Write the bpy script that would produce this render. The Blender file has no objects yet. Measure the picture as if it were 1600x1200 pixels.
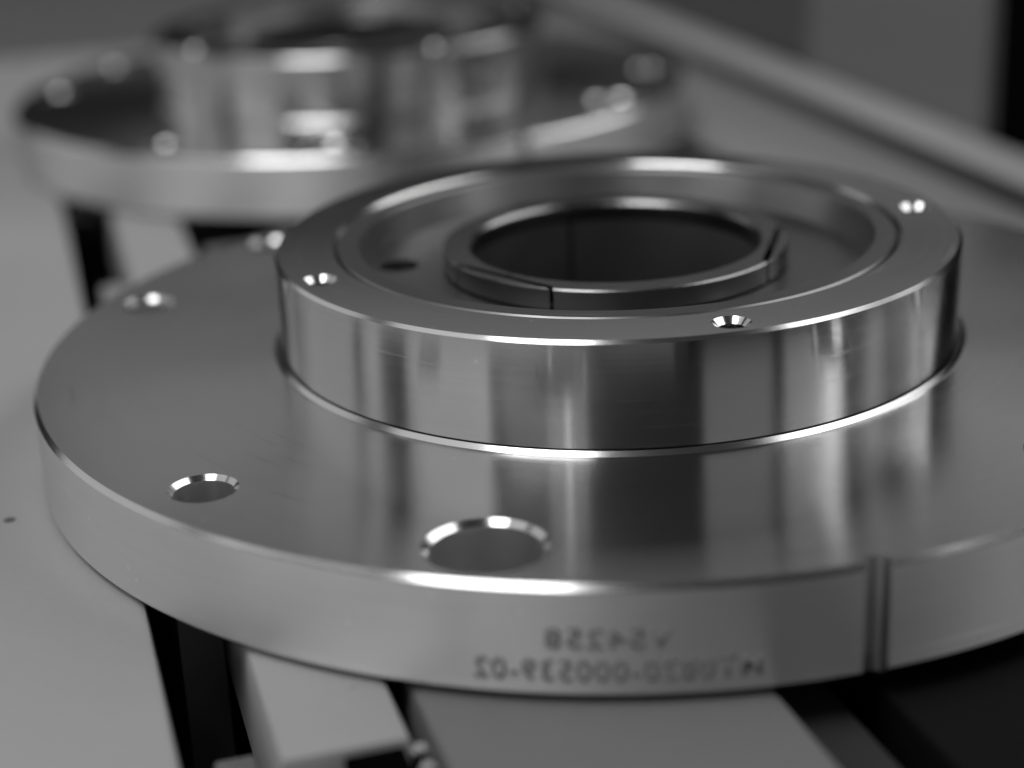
import bpy, bmesh, math, random
from mathutils import Vector, Matrix
random.seed(7)
SC = bpy.context.scene
COL = SC.collection
S = 0.06            # metres per modelling unit (the hub radius is 60 mm)
Z0 = 0.5715         # table top is z = 0; hub shoulder sits at Z0
R_ = math.radians

# ------------------------------------------------------------------ camera
cd = bpy.data.cameras.new('camera')
cam = bpy.data.objects.new('camera', cd)
COL.objects.link(cam)
cr, cu, cf = Vector((0.99801, 0.04858, -0.04009)), Vector((0.02039, 0.35292, 0.93543)), Vector((-0.05959, 0.93439, -0.35123))
M = Matrix((cr, cu, -cf)).transposed().to_4x4()
M.translation = Vector((0.0, -5.04103, 1.42276 + Z0)) * S
cam.matrix_world = M
cd.sensor_width = 36.0
cd.lens = 61.939
cd.clip_start = 0.01
cd.clip_end = 50.0
cd.dof.use_dof = True
cd.dof.focus_distance = 4.45 * S
cd.dof.aperture_fstop = 7.1
SC.camera = cam

# ------------------------------------------------------------------ world and lamps
SC.view_settings.view_transform = 'Standard'
SC.view_settings.look = 'None'
SC.view_settings.exposure = 0.0
SC.view_settings.gamma = 1.0
W = bpy.data.worlds.new('World')
SC.world = W
W.use_nodes = True
W.node_tree.nodes['Background'].inputs[0].default_value = (1, 1, 1, 1)
W.node_tree.nodes['Background'].inputs[1].default_value = 0.03
SC.cycles.use_denoising = True
SC.cycles.max_bounces = 10
SC.cycles.glossy_bounces = 8
SC.cycles.blur_glossy = 0.3


def lamp(name, pos, aim, sx, sy, radiance, along=None, spread=180):
    """A rectangular lamp panel; pos/aim in modelling units, along = direction of its x side."""
    ld = bpy.data.lights.new(name, 'AREA')
    ld.shape = 'RECTANGLE'
    ld.size, ld.size_y = sx * S, sy * S
    ld.energy = radiance * math.pi * sx * sy * S * S
    ld.spread = R_(spread)
    o = bpy.data.objects.new(name, ld)
    COL.objects.link(o)
    z = (Vector(pos) - Vector(aim)).normalized()
    a = Vector(along) if along else Vector((0, 0, 1)).cross(z)
    a = (a - z * a.dot(z)).normalized()
    m = Matrix((a, z.cross(a), z)).transposed().to_4x4()
    m.translation = Vector(pos) * S
    o.matrix_world = m
    return o


def panel(az0, az1, el0, el1, rad, dist=34.0):
    """Upright area lamp added round the table for its reflections: az 0 is behind the camera, + to the right."""
    am, dm = R_((az0 + az1) / 2), R_(az1 - az0)
    p = Vector((math.sin(am) * dist, -math.cos(am) * dist, 0))
    z0, z1 = dist * math.tan(R_(el0)), dist * math.tan(R_(el1))
    p.z = (z0 + z1) / 2
    return lamp('reflection_panel', p, (0, 0, p.z), 2 * dist * math.tan(dm / 2), z1 - z0, rad)


# two ceiling fittings (seen as the white glints on every chamfer) and a dimmer one beside them
lamp('ceiling_lamp', (-7.4, -7.6, 25), (0, 0, 0), 9.8, 17, 5.3, along=(1, -.1, 0))
lamp('ceiling_lamp', (-19, -2, 25), (0, 0, 0), 13, 12, .6, along=(-.85, .53, 0))
lamp('ceiling_lamp', (23.8, 9, 25), (0, 0, 0), 32, 10, 2.8, along=(.42, .9, 0))
# unseen panels added for the reflected bands: round the camera, then beyond the table
for a in ((-71, -41, 2, 38, .62), (-22, -9.5, 2, 34, .26), (-16, -15.2, 6, 30, 2.0), (27, 50, 2, 32, .28), (54, 68, 2, 34, .42),
          (69, 76, 8, 38, 1.6), (86, 94, 3, 34, .30), (110, 121, 3, 34, .35), (-90, -82, 2, 38, .6), (-130, -94, 2, 38, .46), (-146, -132, 2, 38, .42),
          (-204, -158, 16.4, 17.9, .07), (-204, -158, 18, 19.9, .12), (-204, -158, 20.2, 31, .28), (156, 177, 11, 15.5, .16)):
    panel(*a, dist=60 if abs(a[0]) > 150 else 34)


# ------------------------------------------------------------------ materials
def mat(name):
    m = bpy.data.materials.new(name)
    m.use_nodes = True
    nt = m.node_tree
    return m, nt, nt.nodes['Principled BSDF']


def N(nt, kind, **kw):
    n = nt.nodes.new(kind)
    for k, v in kw.items():
        setattr(n, k, v)
    return n


def grey(v):
    return (v, v, v, 1)


def turned_metal(name, base, rough, aniso, ring=0.04, scratch=0.5, grain=0.0015):
    """Lathe-turned steel: object-space rings, faint arcs of scratches, stretched highlights."""
    m, nt, b = mat(name)
    L = nt.links.new
    b.inputs['Metallic'].default_value = 1.0
    tc = N(nt, 'ShaderNodeTexCoord')
    sep = N(nt, 'ShaderNodeSeparateXYZ')
    L(tc.outputs['Object'], sep.inputs[0])
    x2 = N(nt, 'ShaderNodeMath', operation='MULTIPLY'); L(sep.outputs[0], x2.inputs[0]); L(sep.outputs[0], x2.inputs[1])
    y2 = N(nt, 'ShaderNodeMath', operation='MULTIPLY_ADD'); L(sep.outputs[1], y2.inputs[0]); L(sep.outputs[1], y2.inputs[1]); L(x2.outputs[0], y2.inputs[2])
    rad = N(nt, 'ShaderNodeMath', operation='SQRT'); L(y2.outputs[0], rad.inputs[0])
    ang = N(nt, 'ShaderNodeMath', operation='ARCTAN2'); L(sep.outputs[1], ang.inputs[0]); L(sep.outputs[0], ang.inputs[1])
    comb = N(nt, 'ShaderNodeCombineXYZ')
    rs = N(nt, 'ShaderNodeMath', operation='MULTIPLY'); L(rad.outputs[0], rs.inputs[0]); rs.inputs[1].default_value = 1 / S
    zs = N(nt, 'ShaderNodeMath', operation='MULTIPLY'); L(sep.outputs[2], zs.inputs[0]); zs.inputs[1].default_value = 1 / S
    L(rs.outputs[0], comb.inputs[0]); L(ang.outputs[0], comb.inputs[1]); L(zs.outputs[0], comb.inputs[2])
    # fine turning rings
    mp = N(nt, 'ShaderNodeMapping'); mp.inputs['Scale'].default_value = (70, .8, 70); L(comb.outputs[0], mp.inputs[0])
    nz = N(nt, 'ShaderNodeTexNoise'); nz.inputs['Scale'].default_value = 1; nz.inputs['Detail'].default_value = 4; L(mp.outputs[0], nz.inputs[0])
    # broad smudges
    sm = N(nt, 'ShaderNodeTexNoise'); sm.inputs['Scale'].default_value = 2.2 / S; sm.inputs['Detail'].default_value = 5; L(tc.outputs['Object'], sm.inputs[0])
    # sparse scratch arcs
    mp2 = N(nt, 'ShaderNodeMapping'); mp2.inputs['Scale'].default_value = (60, 2.6, 60); mp2.inputs['Rotation'].default_value = (0, 0, .02); L(comb.outputs[0], mp2.inputs[0])
    n2 = N(nt, 'ShaderNodeTexNoise'); n2.inputs['Scale'].default_value = 1; n2.inputs['Detail'].default_value = 2; L(mp2.outputs[0], n2.inputs[0])
    rp = N(nt, 'ShaderNodeMapRange'); rp.inputs['From Min'].default_value = .64; rp.inputs['From Max'].default_value = .74; L(n2.outputs[0], rp.inputs[0])
    # roughness
    r1 = N(nt, 'ShaderNodeMath', operation='MULTIPLY_ADD'); L(nz.outputs[0], r1.inputs[0]); r1.inputs[1].default_value = ring; r1.inputs[2].default_value = rough - ring / 2
    r2 = N(nt, 'ShaderNodeMath', operation='MULTIPLY_ADD'); L(sm.outputs[0], r2.inputs[0]); r2.inputs[1].default_value = rough * .5; L(r1.outputs[0], r2.inputs[2])
    r3 = N(nt, 'ShaderNodeMath', operation='MULTIPLY_ADD'); L(rp.outputs[0], r3.inputs[0]); r3.inputs[1].default_value = .22 * scratch; L(r2.outputs[0], r3.inputs[2])
    sb = N(nt, 'ShaderNodeMath', operation='SUBTRACT'); L(r3.outputs[0], sb.inputs[0]); sb.inputs[1].default_value = rough * .25
    L(sb.outputs[0], b.inputs['Roughness'])
    # colour: faint ring and smudge variation
    c1 = N(nt, 'ShaderNodeMath', operation='MULTIPLY_ADD'); L(sm.outputs[0], c1.inputs[0]); c1.inputs[1].default_value = .10; c1.inputs[2].default_value = base - .05
    c2 = N(nt, 'ShaderNodeMath', operation='MULTIPLY_ADD'); L(nz.outputs[0], c2.inputs[0]); c2.inputs[1].default_value = .07; L(c1.outputs[0], c2.inputs[2])
    cc = N(nt, 'ShaderNodeCombineColor')
    # dust: sparse pale specks
    vo = N(nt, 'ShaderNodeTexVoronoi'); vo.inputs['Scale'].default_value = 9 / S; L(tc.outputs['Object'], vo.inputs['Vector'])
    du = N(nt, 'ShaderNodeMapRange'); du.inputs['From Min'].default_value = .035; du.inputs['From Max'].default_value = .06; du.inputs['To Min'].default_value = .16; du.inputs['To Max'].default_value = 0; L(vo.outputs['Distance'], du.inputs[0])
    c3 = N(nt, 'ShaderNodeMath', operation='ADD'); L(c2.outputs[0], c3.inputs[0]); L(du.outputs[0], c3.inputs[1])
    c4 = N(nt, 'ShaderNodeMath', operation='MULTIPLY_ADD'); L(rp.outputs[0], c4.inputs[0]); c4.inputs[1].default_value = .12 * scratch; L(c3.outputs[0], c4.inputs[2])
    for i in range(3):
        L(c4.outputs[0], cc.inputs[i])
    L(cc.outputs[0], b.inputs['Base Color'])
    bp = N(nt, 'ShaderNodeBump'); bp.inputs['Strength'].default_value = .12; bp.inputs['Distance'].default_value = grain * S
    hs = N(nt, 'ShaderNodeMath', operation='MULTIPLY_ADD'); L(rp.outputs[0], hs.inputs[0]); hs.inputs[1].default_value = .3; L(nz.outputs[0], hs.inputs[2]); L(hs.outputs[0], bp.inputs['Height'])
    L(bp.outputs[0], b.inputs['Normal'])
    tg = N(nt, 'ShaderNodeTangent', direction_type='RADIAL', axis='Z')
    L(tg.outputs[0], b.inputs['Tangent'])
    b.inputs['Anisotropic'].default_value = aniso
    b.inputs['Anisotropic Rotation'].default_value = .25
    return m


def noisy(name, base, rough, var=.15, scale=3.0, metallic=0.0, spec=.5, speck=False, fine=40.0):
    m, nt, b = mat(name)
    L = nt.links.new
    b.inputs['Metallic'].default_value = metallic
    b.inputs['Specular IOR Level'].default_value = spec
    tc = N(nt, 'ShaderNodeTexCoord')
    n1 = N(nt, 'ShaderNodeTexNoise'); n1.inputs['Scale'].default_value = scale / S; n1.inputs['Detail'].default_value = 6; L(tc.outputs['Object'], n1.inputs[0])
    n2 = N(nt, 'ShaderNodeTexNoise'); n2.inputs['Scale'].default_value = fine / S; n2.inputs['Detail'].default_value = 3; L(tc.outputs['Object'], n2.inputs[0])
    a = N(nt, 'ShaderNodeMath', operation='MULTIPLY_ADD'); L(n1.outputs[0], a.inputs[0]); a.inputs[1].default_value = base * var * 2; a.inputs[2].default_value = base * (1 - var)
    c = N(nt, 'ShaderNodeMath', operation='MULTIPLY_ADD'); L(n2.outputs[0], c.inputs[0]); c.inputs[1].default_value = base * var * .6; L(a.outputs[0], c.inputs[2])
    out = c.outputs[0]
    if speck:
        n3 = N(nt, 'ShaderNodeTexNoise'); n3.inputs['Scale'].default_value = 9 / S; n3.inputs['Detail'].default_value = 1; L(tc.outputs['Object'], n3.inputs[0])
        mr = N(nt, 'ShaderNodeMapRange'); mr.inputs['From Min'].default_value = .77; mr.inputs['From Max'].default_value = .83; mr.inputs['To Min'].default_value = 1; mr.inputs['To Max'].default_value = .55; L(n3.outputs[0], mr.inputs[0])
        mu = N(nt, 'ShaderNodeMath', operation='MULTIPLY'); L(out, mu.inputs[0]); L(mr.outputs[0], mu.inputs[1]); out = mu.outputs[0]
    cc = N(nt, 'ShaderNodeCombineColor')
    for i in range(3):
        L(out, cc.inputs[i])
    L(cc.outputs[0], b.inputs['Base Color'])
    rr = N(nt, 'ShaderNodeMath', operation='MULTIPLY_ADD'); L(n1.outputs[0], rr.inputs[0]); rr.inputs[1].default_value = .15; rr.inputs[2].default_value = rough - .075; L(rr.outputs[0], b.inputs['Roughness'])
    bp = N(nt, 'ShaderNodeBump'); bp.inputs['Strength'].default_value = .15; bp.inputs['Distance'].default_value = .004 * S; L(n2.outputs[0], bp.inputs['Height']); L(bp.outputs[0], b.inputs['Normal'])
    return m


M_FLANGE = turned_metal('turned_steel', .58, .19, .97, scratch=.3)
M_RIM = turned_metal('turned_rim_steel', .84, .48, .88, ring=.06)
M_HUB = turned_metal('polished_steel', .62, .14, .97, ring=.03, scratch=.3, grain=.0008)
M_EDGE = turned_metal('bright_cut_edge', .66, .17, .2, ring=.02, scratch=.2, grain=.0005)
M_BORE = turned_metal('drilled_steel', .70, .40, .2, ring=.06)
M_LAPPED = turned_metal('lapped_steel', .51, .13, .4, ring=.02, scratch=.4, grain=.0005)
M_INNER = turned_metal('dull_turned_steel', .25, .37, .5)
M_SEAL = noisy('dark_seal_metal', .25, .24, var=.2, scale=5, metallic=1)
M_SEALSIDE = noisy('carbon', .06, .42, var=.3, scale=6)
M_INK = noisy('etched_mark', .24, .6, var=.1)
M_TABLE = noisy('ground_table_steel', .44, .55, var=.12, scale=.8, spec=.12, speck=True)
M_PLATE = noisy('darker_table_steel', .36, .55, var=.12, scale=.8, spec=.12, speck=True)  # table steel with a darker base colour
M_BLOCK = noisy('grey_block', .20, .5, var=.10, scale=.9, spec=.35)
M_FAR = noisy('falloff_dark_plate', .15, .6, var=.12, scale=.8, spec=.1)  # darker base stands in for light falling off across the far table
M_DARK = noisy('blackened_steel', .03, .55, var=.2)
M_STRIP = noisy('dark_gap_fill', .07, .6, var=.2, spec=.3)
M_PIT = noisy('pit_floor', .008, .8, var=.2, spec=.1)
M_RAIL = noisy('rail_paint', .55, .5, var=.08, scale=.7)
M_PANEL = noisy('grey_panel_paint', .20, .5, var=.06, scale=.4)
M_PANELD = noisy('dark_grey_panel_paint', .10, .5, var=.06, scale=.4)
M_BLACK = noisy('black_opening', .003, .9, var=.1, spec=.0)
M_WALL = noisy('wall_paint', .02, .7, var=.06, scale=.15)
M_STAIN = noisy('dried_oil', .12, .5, var=.2)


# ------------------------------------------------------------------ mesh helpers
def link(name, me, m, parent=None):
    o = bpy.data.objects.new(name, me)
    COL.objects.link(o)
    if m:
        me.materials.clear()
        me.materials.append(m)
    if parent:
        o.parent = parent
    return o


def smooth(me, deg=10):
    me.polygons.foreach_set('use_smooth', [True] * len(me.polygons))
    me.set_sharp_from_angle(angle=R_(deg))
    me.update()


def revolve_mesh(name, prof, n=360, closed=True):
    """prof: [(r, z)] in units, closed loop (or open, ends on the axis)."""
    bm = bmesh.new()
    rings = []
    for r, z in prof:
        if r < 1e-6:
            rings.append([bm.verts.new((0, 0, z * S))])
        else:
            rings.append([bm.verts.new((r * S * math.cos(2 * math.pi * i / n), r * S * math.sin(2 * math.pi * i / n), z * S)) for i in range(n)])
    pairs = list(zip(rings, rings[1:] + rings[:1])) if closed else list(zip(rings, rings[1:]))
    for a, b in pairs:
        if len(a) == 1 and len(b) == 1:
            continue
        for i in range(n):
            j = (i + 1) % n
            f = [a[0 if len(a) == 1 else i]]
            if len(a) > 1:
                f.append(a[j])
            f.append(b[0 if len(b) == 1 else j])
            if len(b) > 1:
                f.append(b[i])
            bm.faces.new(f)
    bmesh.ops.recalc_face_normals(bm, faces=bm.faces)
    me = bpy.data.meshes.new(name)
    bm.to_mesh(me)
    bm.free()
    return me


def cut(me, cutters):
    """Boolean difference of the mesh with each (mesh, location) cutter."""
    tmp = bpy.data.objects.new('tmp', me)
    COL.objects.link(tmp)
    cs = []
    for cm, loc in cutters:
        c = bpy.data.objects.new('tmp_cut', cm)
        COL.objects.link(c)
        c.location = Vector(loc) * S
        md = tmp.modifiers.new('cut', 'BOOLEAN')
        md.operation = 'DIFFERENCE'
        md.solver = 'EXACT'
        md.object = c
        cs.append(c)
    dg = bpy.context.evaluated_depsgraph_get()
    dg.update()
    out = bpy.data.meshes.new_from_object(tmp.evaluated_get(dg))
    for c in cs + [tmp]:
        bpy.data.objects.remove(c)
    return out


def csink(ro, ri, ztop, zbot, n=128):
    d = ro - ri
    return revolve_mesh('cutter', [(0, zbot), (ri, zbot), (ri, ztop - d), (ro + .02, ztop + .02), (0, ztop + .02)], n, closed=False)


def prism(name, poly, z0, z1, m, parent=None, bevel=0.0, segs=1, inner=None):
    """poly: [(x, y)] counter-clockwise, units."""
    bm = bmesh.new()
    lo = [bm.verts.new((x * S, y * S, z0 * S)) for x, y in poly]
    hi = [bm.verts.new((x * S, y * S, z1 * S)) for x, y in poly]
    n = len(poly)
    bm.faces.new(lo[::-1])
    top = bm.faces.new(hi)
    for i in range(n):
        j = (i + 1) % n
        bm.faces.new((lo[i], lo[j], hi[j], hi[i]))
    bmesh.ops.recalc_face_normals(bm, faces=bm.faces)
    if inner:          # a wider chamfer on the bore edge
        ri, off = inner
        ed = list(top.edges)
        near = [e for e in ed if all(abs(v.co.xy.length / S - ri) < .002 for v in e.verts)]
        rest = [e for e in ed if all(v.co.xy.length / S > .506 for v in e.verts)]
        bmesh.ops.bevel(bm, geom=rest, offset=bevel * S, segments=segs, profile=.5, affect='EDGES')
        near = [e for e in near if e.is_valid]
        bmesh.ops.bevel(bm, geom=near, offset=off * S, segments=1, profile=.5, affect='EDGES')
    elif bevel:
        bmesh.ops.bevel(bm, geom=list(top.edges), offset=bevel * S, segments=segs, profile=.5, affect='EDGES')
    me = bpy.data.meshes.new(name)
    bm.to_mesh(me)
    bm.free()
    smooth(me, 25)
    return link(name, me, m, parent)


def tag(o, label=None, cat=None, group=None, kind=None):
    for k, v in (('label', label), ('category', cat), ('group', group), ('kind', kind)):
        if v:
            o[k] = v
    return o


def empty(name, loc, rz=0):
    o = bpy.data.objects.new(name, None)
    o.empty_display_size = .02
    COL.objects.link(o)
    o.location = Vector(loc) * S
    o.rotation_euler = (0, 0, rz)
    return o


def pol(r, deg):
    return r * math.cos(R_(deg)), r * math.sin(R_(deg))


# ------------------------------------------------------------------ table (frame: p across the slots, q along them)
AX, CX, OO = Vector((-.326, .9454)), Vector((.9454, .326)), Vector((0, -1.65))


def pq(p, q):
    v = OO + CX * p + AX * q
    return (v.x, v.y)


def slab(name, p0, p1, q0, q1, z0, z1, m, parent, bevel=.012):
    return prism(name, [pq(p0, q0), pq(p1, q0), pq(p1, q1), pq(p0, q1)], z0, z1, m, parent, bevel, 2)


table = empty('slotted_table', (0, 0, -1.2))
tag(table, 'pale grey slotted machine table that both steel flanges lie on', 'table')
TB = []


def tslab(name, p0, p1, q0, q1, z0, z1, m, bevel=.012):
    o = slab(name, p0, p1, q0, q1, z0, z1, m, None, bevel)
    o.parent = table
    o.matrix_parent_inverse = Matrix.Translation(Vector((0, 0, 1.2)) * S)
    return o


tslab('table_plate', -14, -.965, -6, 9.2, -.6, 0, M_TABLE, .02)
tslab('table_plate', -14, 2.86, 9.24, 26, -.6, -.01, M_FAR, .02)
tslab('table_bar', -.765, -.485, -.03, 9.2, -.34, 0, M_TABLE, .018)
tslab('table_plate', -.440, .315, -6, 4.0, -.6, -.004, M_BLOCK, .02)
tslab('table_plate', .95, 1.94, .75, 9.2, -.06, 0, M_PLATE, .015)
tslab('table_rib', 1.15, 1.70, .95, 26, -.899, -.061, M_DARK, 0)
tslab('table_plate', 2.16, 2.86, .75, 9.2, -.06, 0, M_PLATE, .015)
tslab('table_rib', 2.42, 2.82, .95, 26, -.899, -.061, M_DARK, 0)
tslab('table_plate', 1.936, 2.164, 5.0, 9.19, -.6, -.003, M_PLATE, .004)
tslab('table_plate', -.481, .946, 8.5, 9.19, -.6, -.003, M_PLATE, .004)
tslab('table_plate', -.961, -.769, 7.0, 9.19, -.6, -.003, M_TABLE, .004)
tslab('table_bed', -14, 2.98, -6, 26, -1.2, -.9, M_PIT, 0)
tslab('slot_strip', -.885, -.79, -2.5, .22, -.899, -.12, M_BLOCK, .02)
tslab('slot_strip', -.885, -.772, 1.0, 3.70, -.899, -.03, M_PLATE, .02)
tslab('pit_rail', .325, .50, -6, 2, -.899, -.10, M_DARK, .01)
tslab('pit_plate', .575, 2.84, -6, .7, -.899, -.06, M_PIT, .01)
tslab('bar_clamp', -.635, -.505, -.45, -.048, -.60, -.004, M_BLACK, .01)
tslab('clamp_foot', -.76, -.64, -.45, -.055, -.60, -.05, M_BLOCK, .01)
for q in (-.075, -.15):
    pn = link('clamp_screw', revolve_mesh('clamp_screw', [(0, -.5), (.016, -.5), (.018, -.006), (.013, 0), (0, 0)], 20, closed=False), M_EDGE)
    smooth(pn.data)
    pn.location = Vector((*pq(-.478, q), 0)) * S
    pn.parent = table
    pn.matrix_parent_inverse = Matrix.Translation(Vector((0, 0, 1.2)) * S)
tslab('dark_gap_strip', 2.865, 3.115, -6, 26, -1.0, -.012, M_STRIP, .01)  # strip added to make the gap before the rail read dark
tslab('table_rail', 3.12, 3.43, -6, 26, -1.0, .01, M_RAIL, .04)

# ------------------------------------------------------------------ background cabinet and wall
cab = empty('machine_cabinet', (3.6 * .9454, 4, -2))


def cslab(name, p0, p1, q0, q1, z0, z1, m, bevel=.02):
    o = slab(name, p0, p1, q0, q1, z0, z1, m, None, bevel)
    o.parent = cab
    o.matrix_parent_inverse = Matrix.Translation(-Vector((3.6 * .9454, 4, -2)) * S)
    return o


tag(cab, 'blurred grey machine cabinet behind the table rail with a black opening at right', 'cabinet')
cslab('cabinet_panel', 3.46, 4.4, 4.42, 6.42, -2, 1.3, M_PANEL)
cslab('cabinet_panel', 3.50, 4.4, 6.44, 16, -2, 1.3, M_PANELD)
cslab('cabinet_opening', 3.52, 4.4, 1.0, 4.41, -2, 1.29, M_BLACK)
wall = prism('back_wall', [pq(-30, 27), pq(12, 27), pq(12, 27.5), pq(-30, 27.5)], -6, 7.6, M_WALL)
tag(wall, kind='structure')

# ------------------------------------------------------------------ the flange
ZT = Z0 - .2899                   # flange face
ZH = Z0 + .0095                   # hub rim top
RF = 1.7117
ch = .0125


def edge_faces(me):
    """Chamfers, countersinks and the fillet are bright cut edges."""
    me.materials.append(M_EDGE)
    k = len(me.materials) - 1
    for f in me.polygons:
        if .3 < abs(f.normal.z) < .97:
            f.material_index = k


def build_flange(root, deep=True):
    # plate with a raised fillet round the hub
    prof = [(.70, 0), (RF - .022, 0), (RF, .022), (RF, ZT - ch), (RF - ch, ZT), (1.026, ZT), (1.019, ZT + .0015), (1.0065, ZT + .013), (1.0045, ZT + .013), (1.0045, .12), (.70, .12)]
    plate = revolve_mesh('flange_plate', prof, 480)
    sm = csink(.087, .075, ZT, -.1)
    bg = csink(.145, .130, ZT, -.1)
    tiny = csink(.062, .050, ZT, -.1)
    cutters = []
    for a in (-131, 168.4, 108.5, 48.5, -11.5):
        cutters.append((sm, (*pol(1.54, a), 0)))
    cutters.append((sm, (*pol(1.57, 141.3), 0)))
    for a in (-101.3, -42.4):
        cutters.append((bg, (*pol(1.532, a), 0)))
    nt = revolve_mesh('cutter', [(0, -.1), (.033, -.1), (.033, ZT + .1), (0, ZT + .1)], 24, closed=False)
    cutters.append((nt, (*pol(RF - .006, -71.2), 0)))
    me = cut(plate, cutters)
    smooth(me)
    fp = link('flange_plate', me, M_FLANGE, root)
    me.materials.append(M_RIM)
    for f in me.polygons:
        if abs(f.normal.z) < .3 and Vector(f.center[:2]).length > (RF - .01) * S:
            f.material_index = 1
    edge_faces(me)
    me.materials.append(M_BORE)
    for f in me.polygons:
        if abs(f.normal.z) < .3 and 1.1 * S < Vector(f.center[:2]).length < (RF - .03) * S:
            f.material_index = len(me.materials) - 1
    # hub
    rc = .832
    prof = [(.821, .14), (.992, .14), (.994, ZT + .012), (1.0, ZT + .0155), (1.0, ZH - .0095), (.9911, ZH), (rc, ZH), (rc - .011, ZH - .011), (rc - .011, .14)][:-1]
    hub = revolve_mesh('hub_ring', prof, 480)
    hh = csink(.050, .034, ZH, ZH - .16, 48)
    hb = cut(hub, [(hh, (*pol(.922, a), 0)) for a in (-151.6, -71.9, 10.0)])
    smooth(hb)
    link('hub_ring', hb, M_HUB, root)
    edge_faces(hb)
    hb.materials.append(M_LAPPED)
    for f in hb.polygons:
        if f.normal.z > .98:
            f.material_index = 2
    # recess: shelf, wall, floor
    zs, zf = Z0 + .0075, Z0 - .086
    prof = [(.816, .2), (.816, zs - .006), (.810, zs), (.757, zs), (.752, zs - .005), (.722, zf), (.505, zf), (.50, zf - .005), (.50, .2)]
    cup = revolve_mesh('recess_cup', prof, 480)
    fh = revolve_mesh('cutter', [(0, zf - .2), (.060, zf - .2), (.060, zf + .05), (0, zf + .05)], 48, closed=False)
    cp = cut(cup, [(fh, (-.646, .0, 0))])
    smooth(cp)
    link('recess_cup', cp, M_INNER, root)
    # bore liner far below the seal
    ln = revolve_mesh('bore_liner', [(.44, .0), (.70, .0), (.70, .19), (.47, .19), (.44, .17)], 240)
    smooth(ln)
    link('bore_liner', ln, M_SEALSIDE, root)
    # segmented seal ring with three lap joints, each closed by a cover segment
    ring = bpy.data.objects.new('seal_ring', None)
    COL.objects.link(ring)
    ring.parent = root
    ro, rb = .509, .4255
    zt, zb = Z0 - .0187, Z0 - .078
    joints = (-131, -11.5, 109)
    half = 21.8
    dch = ro * math.cos(R_(half))

    def arc(r, a0, a1, n):
        return [pol(r, a0 + (a1 - a0) * i / n) for i in range(n + 1)]
    for k in range(3):
        j0, j1 = joints[k], joints[(k + 1) % 3]
        if j1 < j0:
            j1 += 360
        g, w = .35, .6
        # outer arc from joint k to joint k+1, chords at both ends, split radially at the joint
        pts = []
        dd = dch - .016

        def cp_(jc, off):      # point on the chord line of joint jc at angle jc+off
            return pol(dd / math.cos(R_(off)), jc + off)
        pts += [cp_(j0, g)] + [cp_(j0, half - .9)] + arc(ro, j0 + half, j1 - half, 60) + [cp_(j1, -half + .9)] + [cp_(j1, -g)]
        pts += arc(rb, j1 - g, j0 + g, 70)
        prism('ring_segment', pts, zb, zt, M_SEAL, ring, .0035, 1, (rb, .009))
        # the cover: between chord and outer circle
        a0, a1 = j0 - 20.5, j0 + 20.5
        pc = arc(ro, a0, a1, 24) + [pol((dch + .0035) / math.cos(R_(a1 - j0)), a1), pol((dch + .0035) / math.cos(R_(a0 - j0)), a0)]
        prism('ring_cover', pc, zb, zt, M_SEAL, ring, .002, 1)
    # bore lining in three pads, split at the joints
    for k in range(3):
        j0, j1 = joints[k], joints[(k + 1) % 3]
        if j1 < j0:
            j1 += 360
        prism('bore_pad', arc(rb, j1 - .9, j0 + .9, 60) + arc(.4395, j0 + .9, j1 - .9, 60), .08, zb - .001, M_SEALSIDE, ring)
    # garter groove and lower body of the ring
    lo = revolve_mesh('ring_core', [(.440, .10), (.468, .10), (.468, zb - .002), (.440, zb - .002)], 240)
    smooth(lo)
    link('ring_core', lo, M_SEALSIDE, ring)


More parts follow.
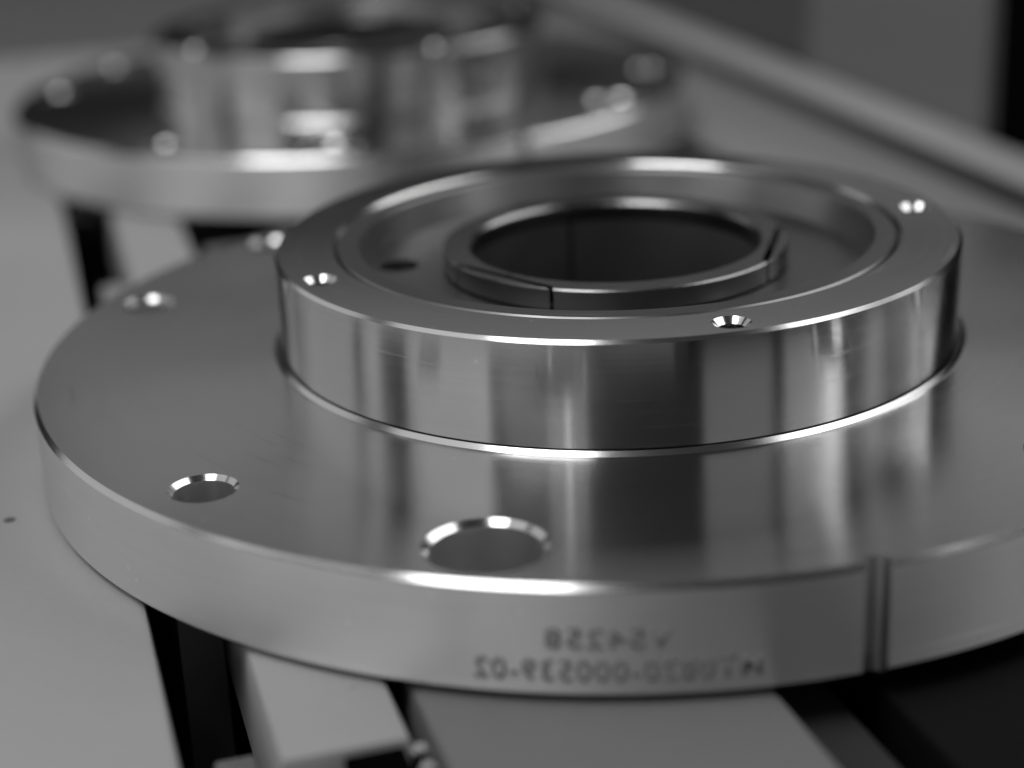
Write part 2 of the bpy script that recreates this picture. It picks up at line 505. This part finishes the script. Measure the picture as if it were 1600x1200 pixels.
# marking, wrapped round the rim; it reads mirrored as in the photograph
def rim_text(body, a_start, a_end, zc, hgt, parent):
    cu_ = bpy.data.curves.new('txt', 'FONT')
    cu_.body = body
    cu_.size = 1
    cu_.resolution_u = 3
    cu_.space_character = 1.12
    cu_.offset = .012
    t = bpy.data.objects.new('txt', cu_)
    COL.objects.link(t)
    dg = bpy.context.evaluated_depsgraph_get()
    dg.update()
    me = bpy.data.meshes.new_from_object(t.evaluated_get(dg))
    bpy.data.objects.remove(t)
    xs = [v.co.x for v in me.vertices]
    ys = [v.co.y for v in me.vertices]
    x0, x1, y0, y1 = min(xs), max(xs), min(ys), max(ys)
    bm = bmesh.new()
    bm.from_mesh(me)
    ex = bmesh.ops.extrude_face_region(bm, geom=bm.faces[:])
    top = {v for v in ex['geom'] if isinstance(v, bmesh.types.BMVert)}
    for v in bm.verts:
        a = a_start + (a_end - a_start) * (v.co.x - x0) / (x1 - x0)
        r = RF + (.0018 if v in top else -.001)
        z = zc + ((v.co.y - y0) / (y1 - y0) - .5) * hgt
        px, py = pol(r, a)
        v.co = Vector((px, py, z)) * S
    bmesh.ops.recalc_face_normals(bm, faces=bm.faces)
    bm.to_mesh(me)
    bm.free()
    return link('rim_marking', me, M_INK, parent)


flange = empty('steel_flange', (0, 0, 0))
tag(flange, 'sharp polished steel flange in front with raised hub, seal ring and etched rim number', 'flange', 'steel flanges on the table')
build_flange(flange)
rim_text('MT0820-000539-02', -79.9, -100.9, Z0 - .492, .054, flange)
rim_text('V54258', -86.4, -95.6, Z0 - .413, .050, flange)

# second flange of the same kind, further back: copies of the same parts
back = empty('steel_flange', (-1.34, 4.02, 0), R_(15))
tag(back, 'blurred steel flange lying behind the sharp front one at upper left', 'flange', 'steel flanges on the table')


def copy_tree(o, parent):
    c = o.copy()
    COL.objects.link(c)
    c.parent = parent
    for chd in [x for x in list(o.children)]:
        copy_tree(chd, c)


for chd in list(flange.children):
    if not chd.name.startswith('rim_marking'):
        copy_tree(chd, back)

# oil speck on the table at far left
sp = revolve_mesh('oil_speck', [(0, .004), (.012, .003), (.017, 0), (0, 0)], 14, closed=False)
so = link('oil_speck', sp, M_STAIN)
so.location = Vector((-1.673, -.719, .001)) * S
tag(so, 'tiny dark speck of oil on the pale table left of the front flange', 'stain')
